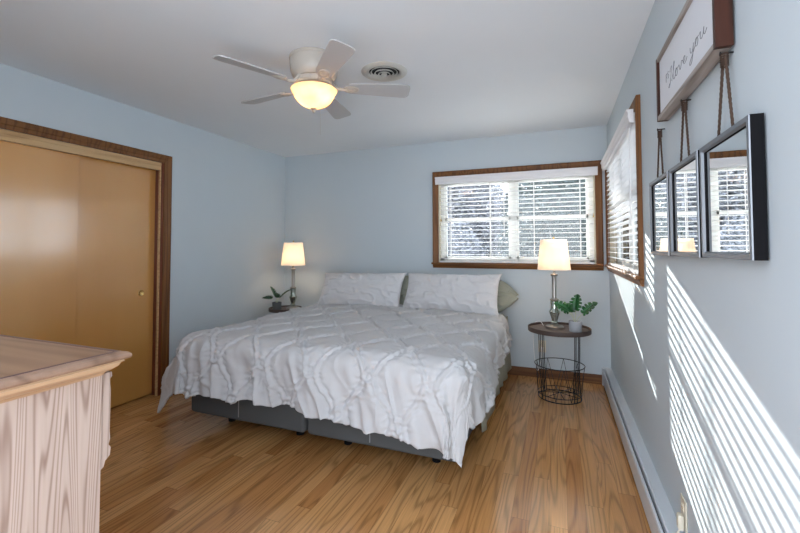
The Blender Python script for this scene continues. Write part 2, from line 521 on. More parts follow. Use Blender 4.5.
# ------------------------------------------------------------------ windows (local: x along wall, y outward, z up)
def build_window(idx, x0, x1, loc, rotz, mull, z1=WZ1):
    """x0..x1 hole, casing around it; returns the root"""
    r = sroot('window_%d' % idx, loc, rotz)
    c = 0.062
    z0 = WZ0
    # wooden casing: three mitred sides
    def P(o, d): return (o, d)
    prof = [(c, 0), (c, 0.022), (c * 0.85, 0.026), (c * 0.45, 0.020), (0.004, 0.012), (0.0, 0.012), (0.0, 0)]
    bm = bmesh.new()
    L0 = [bm.verts.new((x0 - o, -d, z0)) for o, d in prof]
    L1 = [bm.verts.new((x0 - o, -d, z1 + o)) for o, d in prof]
    L2 = [bm.verts.new((x1 + o, -d, z1 + o)) for o, d in prof]
    L3 = [bm.verts.new((x1 + o, -d, z0)) for o, d in prof]
    for a, b in ((L0, L1), (L1, L2), (L2, L3)):
        for i in range(len(prof)):
            j = (i + 1) % len(prof)
            bm.faces.new((a[i], a[j], b[j], b[i]))
    bm.faces.new(L0); bm.faces.new(L3)
    obj('casing', bm, M['trimz'], r)
    obj('stool', boxes([(x0 - c - 0.012, x1 + c + 0.0, -0.042, 0.055, z0 - 0.016, z0 + 0.004)], 0.005), M['trim'], r)
    bm = bmesh.new()
    prism(bm, [(0, z0 - 0.016), (-0.024, z0 - 0.016), (-0.022, z0 - 0.03), (-0.014, z0 - 0.046), (-0.012, z0 - 0.054), (0, z0 - 0.054)], 'x', x0 - c, x1 + c)
    obj('apron', bm, M['trim'], r)
    obj('jamb_liner', boxes([(x0 - 0.001, x0 + 0.010, 0.0, 0.15, z0, z1), (x1 - 0.010, x1 + 0.001, 0.0, 0.15, z0, z1), (x0, x1, 0.0, 0.15, z1 - 0.010, z1 + 0.001)]), M['jambliner'], r)
    xm = x0 + (x1 - x0) * mull
    a0, a1 = x0 + 0.055, x1 - 0.055
    fr = [(a0 - 0.045, a0, 0.055, 0.10, z0, z1 - 0.01), (a1, a1 + 0.045, 0.055, 0.10, z0, z1 - 0.01),
          (a0 - 0.045, a1 + 0.045, 0.055, 0.10, z1 - 0.06, z1 - 0.01), (a0 - 0.045, a1 + 0.045, 0.055, 0.12, z0 + 0.0, z0 + 0.045),
          (xm - 0.030, xm + 0.030, 0.050, 0.10, z0 + 0.04, z1 - 0.05)]
    obj('window_frame', boxes(fr, 0.003), M['vinyl'], r)
    zm = z0 + (z1 - z0) * 0.505
    for s0, s1 in ((a0, xm - 0.030), (xm + 0.030, a1)):
        sash = obj('sash', boxes([(s0, s1, 0.062, 0.088, zm - 0.017, zm + 0.017), (s0, s0 + 0.022, 0.062, 0.088, z0 + 0.045, z1 - 0.06), (s1 - 0.022, s1, 0.062, 0.088, z0 + 0.045, z1 - 0.06), (s0, s1, 0.062, 0.088, z1 - 0.085, z1 - 0.06), (s0, s1, 0.062, 0.088, z0 + 0.045, z0 + 0.070)], 0.002), M['vinyl'], r)
        obj('pane', boxes([(s0 + 0.02, s1 - 0.02, 0.073, 0.077, z0 + 0.05, z1 - 0.065)]), M['glass'], sash)
    for xx in (x0 + 0.006, x1 - 0.020):
        obj('latch', boxes([(xx, xx + 0.018, 0.038, 0.054, zm - 0.014, zm - 0.002), (xx + 0.002, xx + 0.015, 0.034, 0.052, zm + 0.002, zm + 0.02)], 0.002), M['brass'], r)
    return r

def build_blind(name, label, x0, x1, loc, rotz, tilt, wand_x, z1=WZ1):
    r = thing(name, label, 'window blind', loc, rotz, None)
    z0 = WZ0
    # valance with returns and a small crown profile
    zt = z1 - 0.003
    bm = bmesh.new()
    prism(bm, [(-0.030, zt - 0.078), (-0.052, zt - 0.078), (-0.054, zt - 0.058), (-0.058, zt - 0.050), (-0.058, zt - 0.020), (-0.064, zt - 0.010), (-0.066, zt), (-0.030, zt)], 'x', x0 - 0.022, x1 + 0.022)
    obj('valance', bm, M['valance'], r)
    obj('headrail', boxes([(x0 + 0.012, x1 - 0.012, -0.026, 0.028, z1 - 0.078, z1 - 0.014)]), M['slat'], r)
    # slats
    pitch_ = 0.0435; sw = 0.050; yc = 0.004
    zs = z1 - 0.100
    bm = bmesh.new()
    n = int((zs - (z0 + 0.035)) / pitch_)
    ca, sa = math.cos(tilt), math.sin(tilt)
    for k in range(n + 1):
        z = zs - k * pitch_
        pts = []
        for q in range(5):
            u = -0.5 + q / 4
            cr = 0.0022 * (1 - (2 * u) ** 2)
            pts.append((yc + u * sw * ca - cr * sa, z + u * sw * sa + cr * ca))
        poly = pts + [(a + 0.0022 * sa, b - 0.0022 * ca) for a, b in reversed(pts)]
        prism(bm, poly, 'x', x0 + 0.016, x1 - 0.016)
    obj('slats', bm, M['slat'], r)
    obj('bottom_rail', boxes([(x0 + 0.016, x1 - 0.016, yc - 0.024, yc + 0.024, z0 + 0.006, z0 + 0.024)], 0.004), M['slat'], r)
    L = x1 - x0
    for f in (0.085, 0.36, 0.64, 0.915):
        xx = x0 + L * f
        obj('ladder_tape', boxes([(xx - 0.004, xx + 0.004, yc - 0.0265, yc - 0.0255, z0 + 0.02, z1 - 0.06), (xx - 0.004, xx + 0.004, yc + 0.0255, yc + 0.0265, z0 + 0.02, z1 - 0.06)]), M['slat'], r)
    bm = bmesh.new()
    tube(bm, [(wand_x, -0.034, z1 - 0.06), (wand_x, -0.036, z1 - 0.62)], 0.004, 8)
    lathe(bm, [(0.0, z1 - 0.62), (0.006, z1 - 0.622), (0.0075, z1 - 0.65), (0.0, z1 - 0.656)], wand_x, -0.036, 10)
    obj('tilt_wand', bm, M['slat'], r, smooth=True, sharp=40)
    return r

build_window(1, WX0, WX1, (0, 0, 0), 0, 0.508)
build_window(2, -RY1, -RY0, (0, 0, 0), R(-90), 0.5, RZ1)
TILT = R(-3)
build_blind('window_blind', 'white horizontal slat blind over the back wall window behind the bed', WX0, WX1, (0, 0, 0), 0, TILT, WX0 + 0.70)
build_blind('window_blind', 'white horizontal slat blind over the right wall window beside the hanging mirrors', -RY1, -RY0, (0, 0, 0), R(-90), R(-5), -RY0 - 0.10, RZ1)

# ------------------------------------------------------------------ baseboard heater on the right wall
r = thing('baseboard_heater', 'long pale grey metal baseboard heater along the foot of the right wall', 'heater', (0, -0.03, 0))
HL = 4.6
bm = bmesh.new()
prism(bm, [(0, 0.015), (-0.006, 0.015), (-0.006, 0.150), (-0.046, 0.150), (-0.054, 0.135), (-0.058, 0.137), (-0.056, 0.156), (-0.050, 0.162), (0, 0.162)], 'y', -HL, 0)
obj('back_casing', bm, M['heater'], r)
bm = bmesh.new()
prism(bm, [(-0.070, 0.022), (-0.074, 0.022), (-0.078, 0.040), (-0.079, 0.140), (-0.075, 0.152), (-0.069, 0.155), (-0.066, 0.152), (-0.072, 0.138), (-0.070, 0.040)], 'y', -HL + 0.02, -0.02)
obj('front_cover', bm, M['heater'], r)
obj('heating_element', boxes([(-0.062, -0.010, -HL + 0.03, -0.03, 0.045, 0.105)]), M['dark'], r)
obj('end_cap', boxes([(-0.080, 0, -0.022, 0.0, 0.0, 0.164)], 0.004), M['heater'], r)
obj('end_cap', boxes([(-0.080, 0, -HL, -HL + 0.022, 0.0, 0.164)], 0.004), M['heater'], r)

# ------------------------------------------------------------------ outlets
def outlet(label, loc, rotz, plug=True):
    r = thing('wall_outlet', label, 'outlet', loc, rotz)
    obj('cover_plate', boxes([(-0.036, 0.036, -0.006, 0.0, -0.058, 0.058)], 0.003), M['ivory'], r)
    for s in (-1, 1):
        bm = bmesh.new()
        lathe(bm, [(0, 0.0085), (0.014, 0.0085), (0.016, 0.006), (0.016, 0.0)], seg=20)
        bmesh.ops.rotate(bm, verts=bm.verts, matrix=Matrix.Rotation(R(90), 3, 'X'))
        bmesh.ops.translate(bm, verts=bm.verts, vec=(0, 0, s * 0.020))
        f = obj('socket', bm, M['ivory'], r, smooth=True, sharp=40)
        obj('slot', boxes([(-0.007, -0.005, -0.0092, -0.008, s * 0.020 - 0.002, s * 0.020 + 0.007), (0.005, 0.007, -0.0092, -0.008, s * 0.020 - 0.002, s * 0.020 + 0.007)]), M['dark'], f)
    return r
outlet('ivory wall outlet low on the back wall behind the wire side table', (-0.605, 0, 0.305), 0)
outlet('ivory wall outlet low on the sunlit right wall above the heater', (0, -2.43, 0.258), R(-90))
bm = bmesh.new()
box(bm, -0.030, -0.0095, -2.462, -2.434, 0.205, 0.262, bevel=0.006)
tube(bm, catmull([(-0.02, -2.448, 0.208), (-0.03, -2.449, 0.19), (-0.05, -2.45, 0.172), (-0.06, -2.50, 0.1665)], 6), 0.003, 8)
tag(obj('power_plug', bm, M['ivory'], None, True, 40), 'cream power plug pushed into the outlet on the right wall above the heater', 'plug')

# ------------------------------------------------------------------ bed
BX0, BX1, BY0, BY1 = -2.885, -0.955, -2.135, -0.11
bed = thing('bed_base', 'grey upholstered split king bed base under the white duvet', 'bed', (-1.92, -1.12, 0))
def rel(bm, o):
    bmesh.ops.translate(bm, verts=bm.verts, vec=-Vector(o.location)); return bm
xm = (BX0 + BX1) / 2
for i, (a, b) in enumerate(((BX0, xm - 0.006), (xm + 0.006, BX1))):
    s = obj('base_section', rel(boxes([(a, b, BY0, BY1, 0.115, 0.355)], 0.028, 4), bed), M['basef'], bed, smooth=True, sharp=50)
    c = (a + b) / 2 - 0.04
    bm = bmesh.new()
    tube(bm, [(c, BY0 - 0.001, 0.145), (c, BY0 - 0.001, 0.33)], 0.0035, 6)
    obj('seam', rel(bm, bed), M['seam'], s)
    for lx in (a + 0.18, b - 0.18):
        for ly in (BY0 + 0.22, BY1 - 0.2):
            bm = bmesh.new()
            lathe(bm, [(0.0, 0.0), (0.026, 0.0), (0.032, 0.12), (0.0, 0.12)], lx, ly, 16)
            obj('leg', rel(bm, bed), M['blackp'], bed, smooth=True, sharp=40)
bm = boxes([(BX0 - 0.012, BX1 + 0.022, BY0 + 0.02, BY1, 0.3555, 0.625)], 0.05, 4)
m_ = obj('mattress', bm, M['sage'], None, True, 60)
tag(m_, 'king mattress in a sage green fitted sheet on the grey base', 'mattress')
# sage sheet skirt seen on the right side below the duvet
ny, nz = 90, 10
bm = bmesh.new()
g = []
for i in range(ny + 1):
    y = -1.70 + (BY1 + 1.70) * i / ny
    row = []
    for k in range(nz + 1):
        f = k / nz
        zlow = 0.115 + 0.02 * math.sin(y * 5) + 0.04 * max(0, (-1.5 - y) / 0.45)
        z = 0.60 + (zlow - 0.60) * f
        x = BX1 + 0.030 + 0.028 * f + 0.010 * f * math.sin(y * 23 + 1.3 * math.sin(y * 7))
        row.append(bm.verts.new((x, y, z)))
    g.append(row)
for i in range(ny):
    for k in range(nz):
        bm.faces.new((g[i][k], g[i + 1][k], g[i + 1][k + 1], g[i][k + 1]))
sh = obj('sheet', bm, M['sage'], None, True)
md = sh.modifiers.new('s', 'SOLIDIFY'); md.thickness = 0.003
tag(sh, 'sage green sheet hanging down the right side of the bed below the duvet', 'sheet')

# ------------------------------------------------------------------ duvet
def vnoise(x, y, seed):
    rng = np.random.RandomState(seed)
    T = rng.rand(256, 256)
    xi = np.floor(x).astype(int); yi = np.floor(y).astype(int)
    fx = x - xi; fy = y - yi
    fx = fx * fx * fx * (fx * (fx * 6 - 15) + 10); fy = fy * fy * fy * (fy * (fy * 6 - 15) + 10)
    a = T[xi % 256, yi % 256]; b = T[(xi + 1) % 256, yi % 256]; c = T[xi % 256, (yi + 1) % 256]; d = T[(xi + 1) % 256, (yi + 1) % 256]
    return (a * (1 - fx) + b * fx) * (1 - fy) + (c * (1 - fx) + d * fx) * fy - 0.5

def build_duvet():
    X0, X1 = -2.835, -0.995           # flat top before the rounded edge
    Y0, Y1 = -2.115, -0.42
    ZT = 0.668; RR = 0.115
    LX, RX = 0.47, 0.40               # overhang in cloth length
    NS, NT = 460, 350
    s = np.linspace(X0 - LX, X1 + RX, NS); t = np.linspace(Y0 - 0.50, Y1, NT)
    S, T = np.meshgrid(s, t, indexing='ij')
    u = (S - X0) / (X1 - X0)
    # the front hem hangs a little lower towards the right corner, with a wavy edge
    front = 0.430 + 0.085 * np.clip((u - 0.45) / 0.55, 0, 1.3) ** 1.3 + 0.008 * np.sin(S * 17 + 2 * np.sin(S * 3)) * (u < 0.93) + 0.004 * np.sin(S * 39 + 1) * (u < 0.93)
    tf = np.clip((Y0 - T) / 0.50, 0, 1)
    T = np.where(T < Y0, Y0 - tf * front, T)
    # side hems rise gently to the head end
    v = np.clip((T - Y0) / (Y1 - Y0), 0, 1)
    side_r = RX * (1 - 0.22 * v) + 0.012 * np.sin(T * 17) + 0.006 * np.sin(T * 41)
    sr = np.clip((S - X1) / RX, 0, 1)
    S = np.where(S > X1, X1 + sr * side_r, S)
    side_l = LX * (1 - 0.25 * v) + 0.012 * np.sin(T * 19)
    sl = np.clip((X0 - S) / LX, 0, 1)
    S = np.where(S < X0, X0 - sl * side_l, S)
    ex = np.where(S > X1, S - X1, np.where(S < X0, S - X0, 0.0)); ey = np.where(T < Y0, T - Y0, 0.0)
    left = S < X0
    pw = np.where(left, 2.4, 4.0)
    D = (np.abs(ex) ** pw + np.abs(ey) ** pw) ** (1 / pw)
    L2 = np.hypot(ex, ey) + 1e-9
    dx, dy = ex / L2, ey / L2
    q = RR * PI / 2
    ang = np.minimum(D, q) / RR
    off = RR * np.sin(ang); drop = RR * (1 - np.cos(ang))
    rest = np.maximum(D - q, 0)
    corner = 2 * np.abs(dx * dy)
    flare = R(4) + np.where(left, R(-8), R(0)) * corner + R(30) * np.abs(dx) * left * np.clip((-1.0 - T) / 1.0, 0.2, 1)
    off = off + rest * np.sin(flare); drop = drop + rest * np.cos(flare)
    bx = np.clip(S, X0, X1); by = np.maximum(T, Y0)
    X = bx + dx * off; Y = by + dy * off
    crown = 0.022 * (1 - (2 * (np.clip(S, X0, X1) - X0) / (X1 - X0) - 1) ** 4) * (1 - np.clip(-(T + 1.2) / 0.9, 0, 1) ** 6 * 0.6)
    Z = ZT + crown - drop
    def normals():
        P = np.stack([X, Y, Z], -1)
        ds = np.gradient(P, axis=0); dt = np.gradient(P, axis=1)
        N = np.cross(ds, dt); N /= np.linalg.norm(N, axis=-1, keepdims=True) + 1e-12
        return N
    N = normals()
    # --- folds on the hanging parts: long in the drop direction
    w = np.clip(drop / 0.28, 0, 1)
    ax, ay = np.abs(dx), np.abs(dy)
    arc_f = S + 0.25 * T; arc_s = T
    warp = 0.35 * vnoise(S * 4, T * 4, 3)
    nf = vnoise(arc_f * 10 + warp, T * 2.2, 11) + 0.5 * vnoise(arc_f * 23 + 2 * warp, T * 4, 12)
    ns_ = vnoise(arc_s * 7 + warp, S * 1.8, 13) + 0.4 * vnoise(arc_s * 18, S * 3, 14)
    rf = 1 - np.abs(2 * vnoise(arc_f * 6.5 + 1.5 * warp + 0.9 * T, T * 1.6, 17)) * 2
    fold = (nf + 0.45 * np.clip(rf, 0, 1) ** 2) * ay ** 2 + ns_ * ax ** 2
    disp = 0.078 * w * fold * (1 - 0.75 * corner)
    # corner pleats
    th = np.arctan2(np.abs(dy), np.abs(dx) + 1e-9)
    disp += 0.010 * w * corner ** 2 * np.cos(th * 4)
    # --- soft wrinkles everywhere
    disp += 0.014 * vnoise(S * 5.5 + 3, T * 5.5, 21) + 0.009 * vnoise(S * 12 + 1.5 * warp, T * 9, 22)
    rid = 1 - np.abs(2 * vnoise(S * 9 + 5 * warp, T * 7 - 4 * warp, 23)) * 2
    disp += 0.009 * np.clip(rid - 0.45, 0, 1) * (0.5 + w)
    disp += 0.006 * vnoise(S * 26, T * 20, 24)
    # --- ogee lattice of stitched cord with a small ring at every crossing
    P_, A_, Q_ = 0.185, 0.0585, 0.46
    Sx = S + 0.010 * vnoise(S * 9, T * 9, 31) + 0.05; Tx = T + 0.010 * vnoise(S * 9, T * 9, 32)
    cosv = np.cos(2 * PI * Tx / Q_)
    dmin = np.full(S.shape, 9.0)
    slope = 1 / np.sqrt(1 + (A_ * 2 * PI / Q_ * np.sin(2 * PI * Tx / Q_)) ** 2)
    i0 = np.floor(Sx / P_).astype(int)
    for k in (-1, 0, 1, 2):
        i = i0 + k
        sg = np.where(i % 2 == 0, 1.0, -1.0)
        dmin = np.minimum(dmin, np.abs(Sx - (i * P_ + sg * A_ * cosv)) * slope)
    ring = np.full(S.shape, 9.0)
    for k in (0, 1):
        i = i0 + k                    # node between curve i and i+1
        for jj in (-1, 0, 1, 2):
            pass
    half = Q_ / 2
    j0 = np.round(Tx / half).astype(int)
    for k in (-1, 0, 1):
        i = i0 + k
        for dj in (-1, 0, 1):
            j = j0 + dj
            # curves i and i+1 approach each other where sign(i)*cos = +1
            near = ((i % 2 == 0) == (j % 2 == 0))
            dd = np.hypot(Sx - (i + 0.5) * P_, Tx - j * half)
            ring = np.where(near, np.minimum(ring, np.abs(dd - 0.030)), ring)
    cord = np.exp(-(dmin / 0.0115) ** 4)
    rg = np.exp(-(ring / 0.009) ** 4)
    groove = np.exp(-((dmin - 0.020) / 0.010) ** 2)
    amp = 0.8 + 0.5 * vnoise(S * 6, T * 6, 41)
    disp += 0.0165 * amp * np.maximum(cord, rg) - 0.006 * groove
    disp += 0.010 * np.clip(dmin / 0.09, 0, 1) ** 0.6
    # puckers radiating off the cord
    disp += 0.0035 * np.exp(-((dmin - 0.02) / 0.03) ** 2) * np.sin(Tx * 150 + 6 * vnoise(S * 20, T * 20, 51))
    disp *= 1 - 0.85 * np.clip(corner * 1.3, 0, 1) * np.clip(rest / 0.08, 0, 1)
    X = X + N[..., 0] * disp; Y = Y + N[..., 1] * disp; Z = Z + N[..., 2] * disp
    # rolled front-left and right hems never dip into the floor
    Z = np.maximum(Z, 0.02)
    co = np.stack([X, Y, Z], -1).reshape(-1, 3)
    idx = np.arange(NS * NT).reshape(NS, NT)
    f = np.stack([idx[:-1, :-1], idx[1:, :-1], idx[1:, 1:], idx[:-1, 1:]], -1).reshape(-1, 4)
    me = bpy.data.meshes.new('duvet')
    me.vertices.add(len(co)); me.vertices.foreach_set('co', co.ravel())
    me.loops.add(f.size); me.loops.foreach_set('vertex_index', f.ravel())
    me.polygons.add(len(f)); me.polygons.foreach_set('loop_start', np.arange(0, f.size, 4)); me.polygons.foreach_set('loop_total', np.full(len(f), 4))
    me.update(); me.validate()
    me.polygons.foreach_set('use_smooth', np.ones(len(f), bool))
    me.materials.append(M['duvet'])
    o = bpy.data.objects.new('duvet', me); C.objects.link(o)
    md = o.modifiers.new('thick', 'SOLIDIFY'); md.thickness = 0.016; md.offset = -1
    return o
tag(build_duvet(), 'white duvet with a raised ogee and ring pattern draped over the king bed', 'duvet')

# ------------------------------------------------------------------ pillows
def pillow(name, label, w, h, th, loc, rot, mat, seed, group=None, corner=0.04, taper=0.0):
    n1, n2 = 90, 60
    u = np.linspace(-1, 1, n1); v = np.linspace(-1, 1, n2)
    U, V = np.meshgrid(u, v, indexing='ij')
    verts = []
    sidep = []
    for sgn in (1, -1):
        pr = np.clip(1 - np.abs(U) ** 2.6, 0, 1) ** 0.55 * np.clip(1 - np.abs(V) ** 2.4, 0, 1) ** 0.55
        X = U * w / 2 * (1 - corner * (1 - V ** 2) * np.abs(U) ** 3) + (0.012 if taper == 0 else 0) * np.abs(V) ** 6 * U ** 7
        Yv = V * h / 2 * (1 - 1.5 * corner * (1 - U ** 2) * np.abs(V) ** 3)
        Yv = Yv * (1 - taper * np.abs(U) ** 3)
        Zt = sgn * th / 2 * pr
        wr = 0.022 * vnoise(U * 3 * w + 9, V * 2.2 + 7, seed + (sgn > 0)) + 0.020 * (1 - np.abs(2 * vnoise(U * 5 * w + 30 + V, V * 3.5 + 11, seed + 5 + (sgn > 0))) * 2).clip(0.3, 1) + 0.006 * vnoise(U * 14 + 40, V * 10 + 40, seed + 9)
        Zt = Zt + sgn * (wr - 0.012) * np.clip(pr * 2.5, 0, 1)
        # sag of the filling to the bottom edge
        Zt = Zt * (1 + 0.18 * (-V))
        Yv = Yv + 0.012 * vnoise(U * 4 + 50, V * 2 + 50, seed + 3) * np.abs(V) ** 2
        verts.append(np.stack([X, Yv, Zt], -1).reshape(-1, 3))
    co = np.concatenate(verts)
    idx = np.arange(n1 * n2).reshape(n1, n2)
    fa = np.stack([idx[:-1, :-1], idx[1:, :-1], idx[1:, 1:], idx[:-1, 1:]], -1).reshape(-1, 4)
    fb = fa[:, ::-1] + n1 * n2
    f = np.concatenate([fa, fb])
    bm = bmesh.new()
    vs = [bm.verts.new(c) for c in co]
    for q in f: bm.faces.new([vs[i] for i in q])
    bmesh.ops.remove_doubles(bm, verts=bm.verts, dist=0.0006)
    o = obj(name, bm, mat, None, True)
    o.location = loc; o.rotation_euler = rot
    return tag(o, label, 'pillow', group)
# local x = width, local y = height, local z = thickness towards the foot of the bed
PX = R(90 - 32)
pillow('pillow', 'white wrinkled king pillow on the left half of the bed head', 0.95, 0.42, 0.20, (-2.395, -0.425, 0.832), (PX, R(-1), R(1)), M['pillow'], 100, 'white pillows at the bed head')
pillow('pillow', 'white wrinkled king pillow on the right half of the bed head below the window', 0.94, 0.43, 0.21, (-1.418, -0.445, 0.840), (PX, R(-1), R(-2)), M['pillow'], 140, 'white pillows at the bed head')
pillow('pillow', 'sage green pillow mostly hidden behind the left white pillow', 0.86, 0.40, 0.10, (-2.33, -0.215, 0.805), (R(60), 0, 0), M['sage'], 180, 'sage pillows')
pillow('pillow', 'sage green pillow whose pointed corner sticks out right of the white pillow', 1.0, 0.46, 0.13, (-1.305, -0.185, 0.805), (R(60), R(0), R(0)), M['sage'], 220, 'sage pillows', taper=0.93)

# ------------------------------------------------------------------ wire side tables
def side_table(label, loc, rotz=0):
    r = thing('side_table', label, 'side table', loc, rotz, 'round wire side tables')
    bm = bmesh.new(); lathe(bm, [(0, 0.562), (0.243, 0.562), (0.247, 0.566), (0.247, 0.578), (0, 0.578)], seg=48)
    obj('table_top', bm, M['tabletop'], r, True, 30)
    bm = bmesh.new(); lathe(bm, [(0.246, 0.560), (0.252, 0.560), (0.254, 0.564), (0.254, 0.594), (0.252, 0.597), (0.248, 0.597), (0.246, 0.594), (0.246, 0.560)], seg=48)
    obj('rim', bm, M['rim'], r, True, 30)
    bm = bmesh.new(); tube(bm, circle_pts(0, 0, 0.280, 0.200), 0.004, 8, True); obj('basket_ring', bm, M['black'], r, True)
    bm = bmesh.new(); tube(bm, circle_pts(0, 0, 0.0045, 0.172), 0.0045, 8, True); obj('bottom_ring', bm, M['black'], r, True)
    bm = bmesh.new()
    tube(bm, circle_pts(0, 0, 0.040, 0.175), 0.003, 8, True)
    for k in range(4):
        a = k * PI / 4 + 0.2
        tube(bm, [(0.175 * math.cos(a), 0.175 * math.sin(a), 0.040), (-0.175 * math.cos(a), -0.175 * math.sin(a), 0.040)], 0.0025, 6)
    obj('basket_floor', bm, M['black'], r, True)
    for k in range(4):
        for d in (-0.10, 0.10):
            a = R(45 + 90 * k) + d
            bm = bmesh.new()
            tube(bm, [(0.205 * math.cos(a), 0.205 * math.sin(a), 0.562), (0.198 * math.cos(a), 0.198 * math.sin(a), 0.280), (0.173 * math.cos(a), 0.173 * math.sin(a), 0.003)], 0.0035, 8)
            obj('leg', bm, M['black'], r, True)
    bm = bmesh.new()
    nn = 9
    for k in range(nn):
        a0 = 2 * PI * k / nn; a1 = 2 * PI * (k + 0.5) / nn; a2 = 2 * PI * (k + 1) / nn
        tube(bm, [(0.198 * math.cos(a0), 0.198 * math.sin(a0), 0.280), (0.174 * math.cos(a1), 0.174 * math.sin(a1), 0.012)], 0.002, 6)
        tube(bm, [(0.174 * math.cos(a1), 0.174 * math.sin(a1), 0.012), (0.198 * math.cos(a2), 0.198 * math.sin(a2), 0.280)], 0.002, 6)
    obj('zigzag_wires', bm, M['black'], r, True)
    return r
T1 = (-0.447, -0.515)
T2 = (-3.395, -0.36)
side_table('round wood topped black wire side table right of the bed', (T1[0], T1[1], 0))
side_table('small round side table behind the far left corner of the bed, mostly hidden', (T2[0], T2[1], 0), 0.4).scale = (0.74, 0.74, 0.985)

# ------------------------------------------------------------------ lamps
def lamp(label, loc, energy):
    r = thing('table_lamp', label, 'lamp', loc, 0, 'table lamps beside the bed')
    bm = bmesh.new(); lathe(bm, [(0, 0), (0.074, 0), (0.076, 0.006), (0.076, 0.016), (0.070, 0.022), (0.050, 0.026), (0.032, 0.034), (0.022, 0.040), (0, 0.040)], seg=40)
    obj('lamp_base', bm, M['pewter'], r, True, 35)
    bm = bmesh.new(); lathe(bm, [(0, 0.040), (0.022, 0.040), (0.030, 0.046), (0.030, 0.056), (0.024, 0.062), (0.024, 0.070), (0.036, 0.110), (0.045, 0.135), (0.047, 0.140), (0.045, 0.148), (0.033, 0.165), (0.030, 0.195), (0.034, 0.222), (0.034, 0.232), (0.026, 0.240), (0, 0.240)], seg=40)
    obj('vase', bm, M['mercury'], r, True, 35)
    bm = bmesh.new(); lathe(bm, [(0, 0.240), (0.036, 0.240), (0.038, 0.246), (0.036, 0.252), (0.021, 0.258), (0.018, 0.266), (0.0185, 0.445), (0.020, 0.450), (0.029, 0.456), (0.031, 0.464), (0.026, 0.470), (0.010, 0.473), (0.010, 0.500), (0, 0.500)], seg=32)
    obj('pole', bm, M['pewter'], r, True, 35)
    bm = bmesh.new(); lathe(bm, [(0, 0.495), (0.014, 0.498), (0.016, 0.54), (0, 0.545)], seg=20)
    obj('socket', bm, M['brass'], r, True, 35)
    bm = bmesh.new(); lathe(bm, [(0, 0.545), (0.013, 0.548), (0.016, 0.57), (0.030, 0.605), (0.028, 0.630), (0.015, 0.648), (0, 0.652)], seg=20)
    obj('bulb', bm, M['bulb'], r, True)
    bm = bmesh.new()
    tube(bm, catmull([(0.012, 0, 0.50), (0.045, 0, 0.55), (0.05, 0, 0.65), (0.02, 0, 0.755), (0, 0, 0.765), (-0.02, 0, 0.755), (-0.05, 0, 0.65), (-0.045, 0, 0.55), (-0.012, 0, 0.50)], 5), 0.0018, 6)
    obj('harp', bm, M['brass'], r, True)
    bm = bmesh.new()
    zb, zt_, rb, rt_ = 0.508, 0.770, 0.137, 0.108
    tk = 0.0015
    lathe(bm, [(rb, zb), (rt_, zt_), (rt_ - tk, zt_), (rb - tk, zb), (rb, zb)], seg=56)
    s = obj('lamp_shade', bm, M['shade'], r, True, 40)
    bm = bmesh.new()
    tube(bm, circle_pts(0, 0, zb, rb, 48), 0.0022, 6, True)
    obj('shade_trim', bm, M['whitep'], s, True)
    bm = bmesh.new(); tube(bm, circle_pts(0, 0, zt_, rt_, 48), 0.0022, 6, True)
    obj('shade_trim', bm, M['whitep'], s, True)
    bm = bmesh.new()
    for k in range(3):
        a = 2 * PI * k / 3 + 0.3
        tube(bm, [(0, 0, zt_ - 0.006), (0.107 * math.cos(a), 0.107 * math.sin(a), zt_ - 0.003)], 0.0015, 6)
    obj('spider', bm, M['brass'], r, True)
    bm = bmesh.new(); lathe(bm, [(0, zt_ - 0.008), (0.006, zt_ - 0.008), (0.006, zt_ + 0.002), (0.003, zt_ + 0.006), (0.009, zt_ + 0.014), (0.007, zt_ + 0.022), (0, zt_ + 0.026)], seg=16)
    obj('finial', bm, M['brass'], r, True)
    pl = bpy.data.lights.new('bulb_light', 'POINT'); pl.energy = energy; pl.color = (1.0, 0.83, 0.66); pl.shadow_soft_size = 0.034
    po = bpy.data.objects.new('bulb_light', pl); C.objects.link(po); po.parent = r; po.location = (0, 0, 0.605)
    return r
lamp('lit table lamp with tapered shade on the round side table right of the bed', (-0.480, -0.485, 0.5785), 1.3)
lamp('lit table lamp with tapered shade in the far left corner behind the bed', (-3.320, -0.320, 0.5700), 3.6)

# lamp cord on the right table
bm = bmesh.new()
tube(bm, catmull([(-0.575, -0.42, 0.582), (-0.61, -0.30, 0.600), (-0.665, -0.25, 0.56), (-0.675, -0.22, 0.40), (-0.66, -0.21, 0.20), (-0.64, -0.16, 0.11), (-0.61, -0.07, 0.20), (-0.605, -0.034, 0.30)], 8), 0.0028, 6)
box(bm, -0.617, -0.593, -0.036, -0.0088, 0.275, 0.298, bevel=0.003)
tag(obj('lamp_cord', bm, M['whitep'], None, True, 40), 'thin white lamp cord hanging behind the right side table to the outlet', 'cord')
bm = bmesh.new()
tube(bm, catmull([(-0.62, -0.205, 0.33), (-0.60, -0.17, 0.28), (-0.53, -0.20, 0.30), (-0.47, -0.23, 0.24), (-0.42, -0.26, 0.17), (-0.43, -0.255, 0.10), (-0.47, -0.245, 0.055)], 8), 0.003, 6)
bm.free()

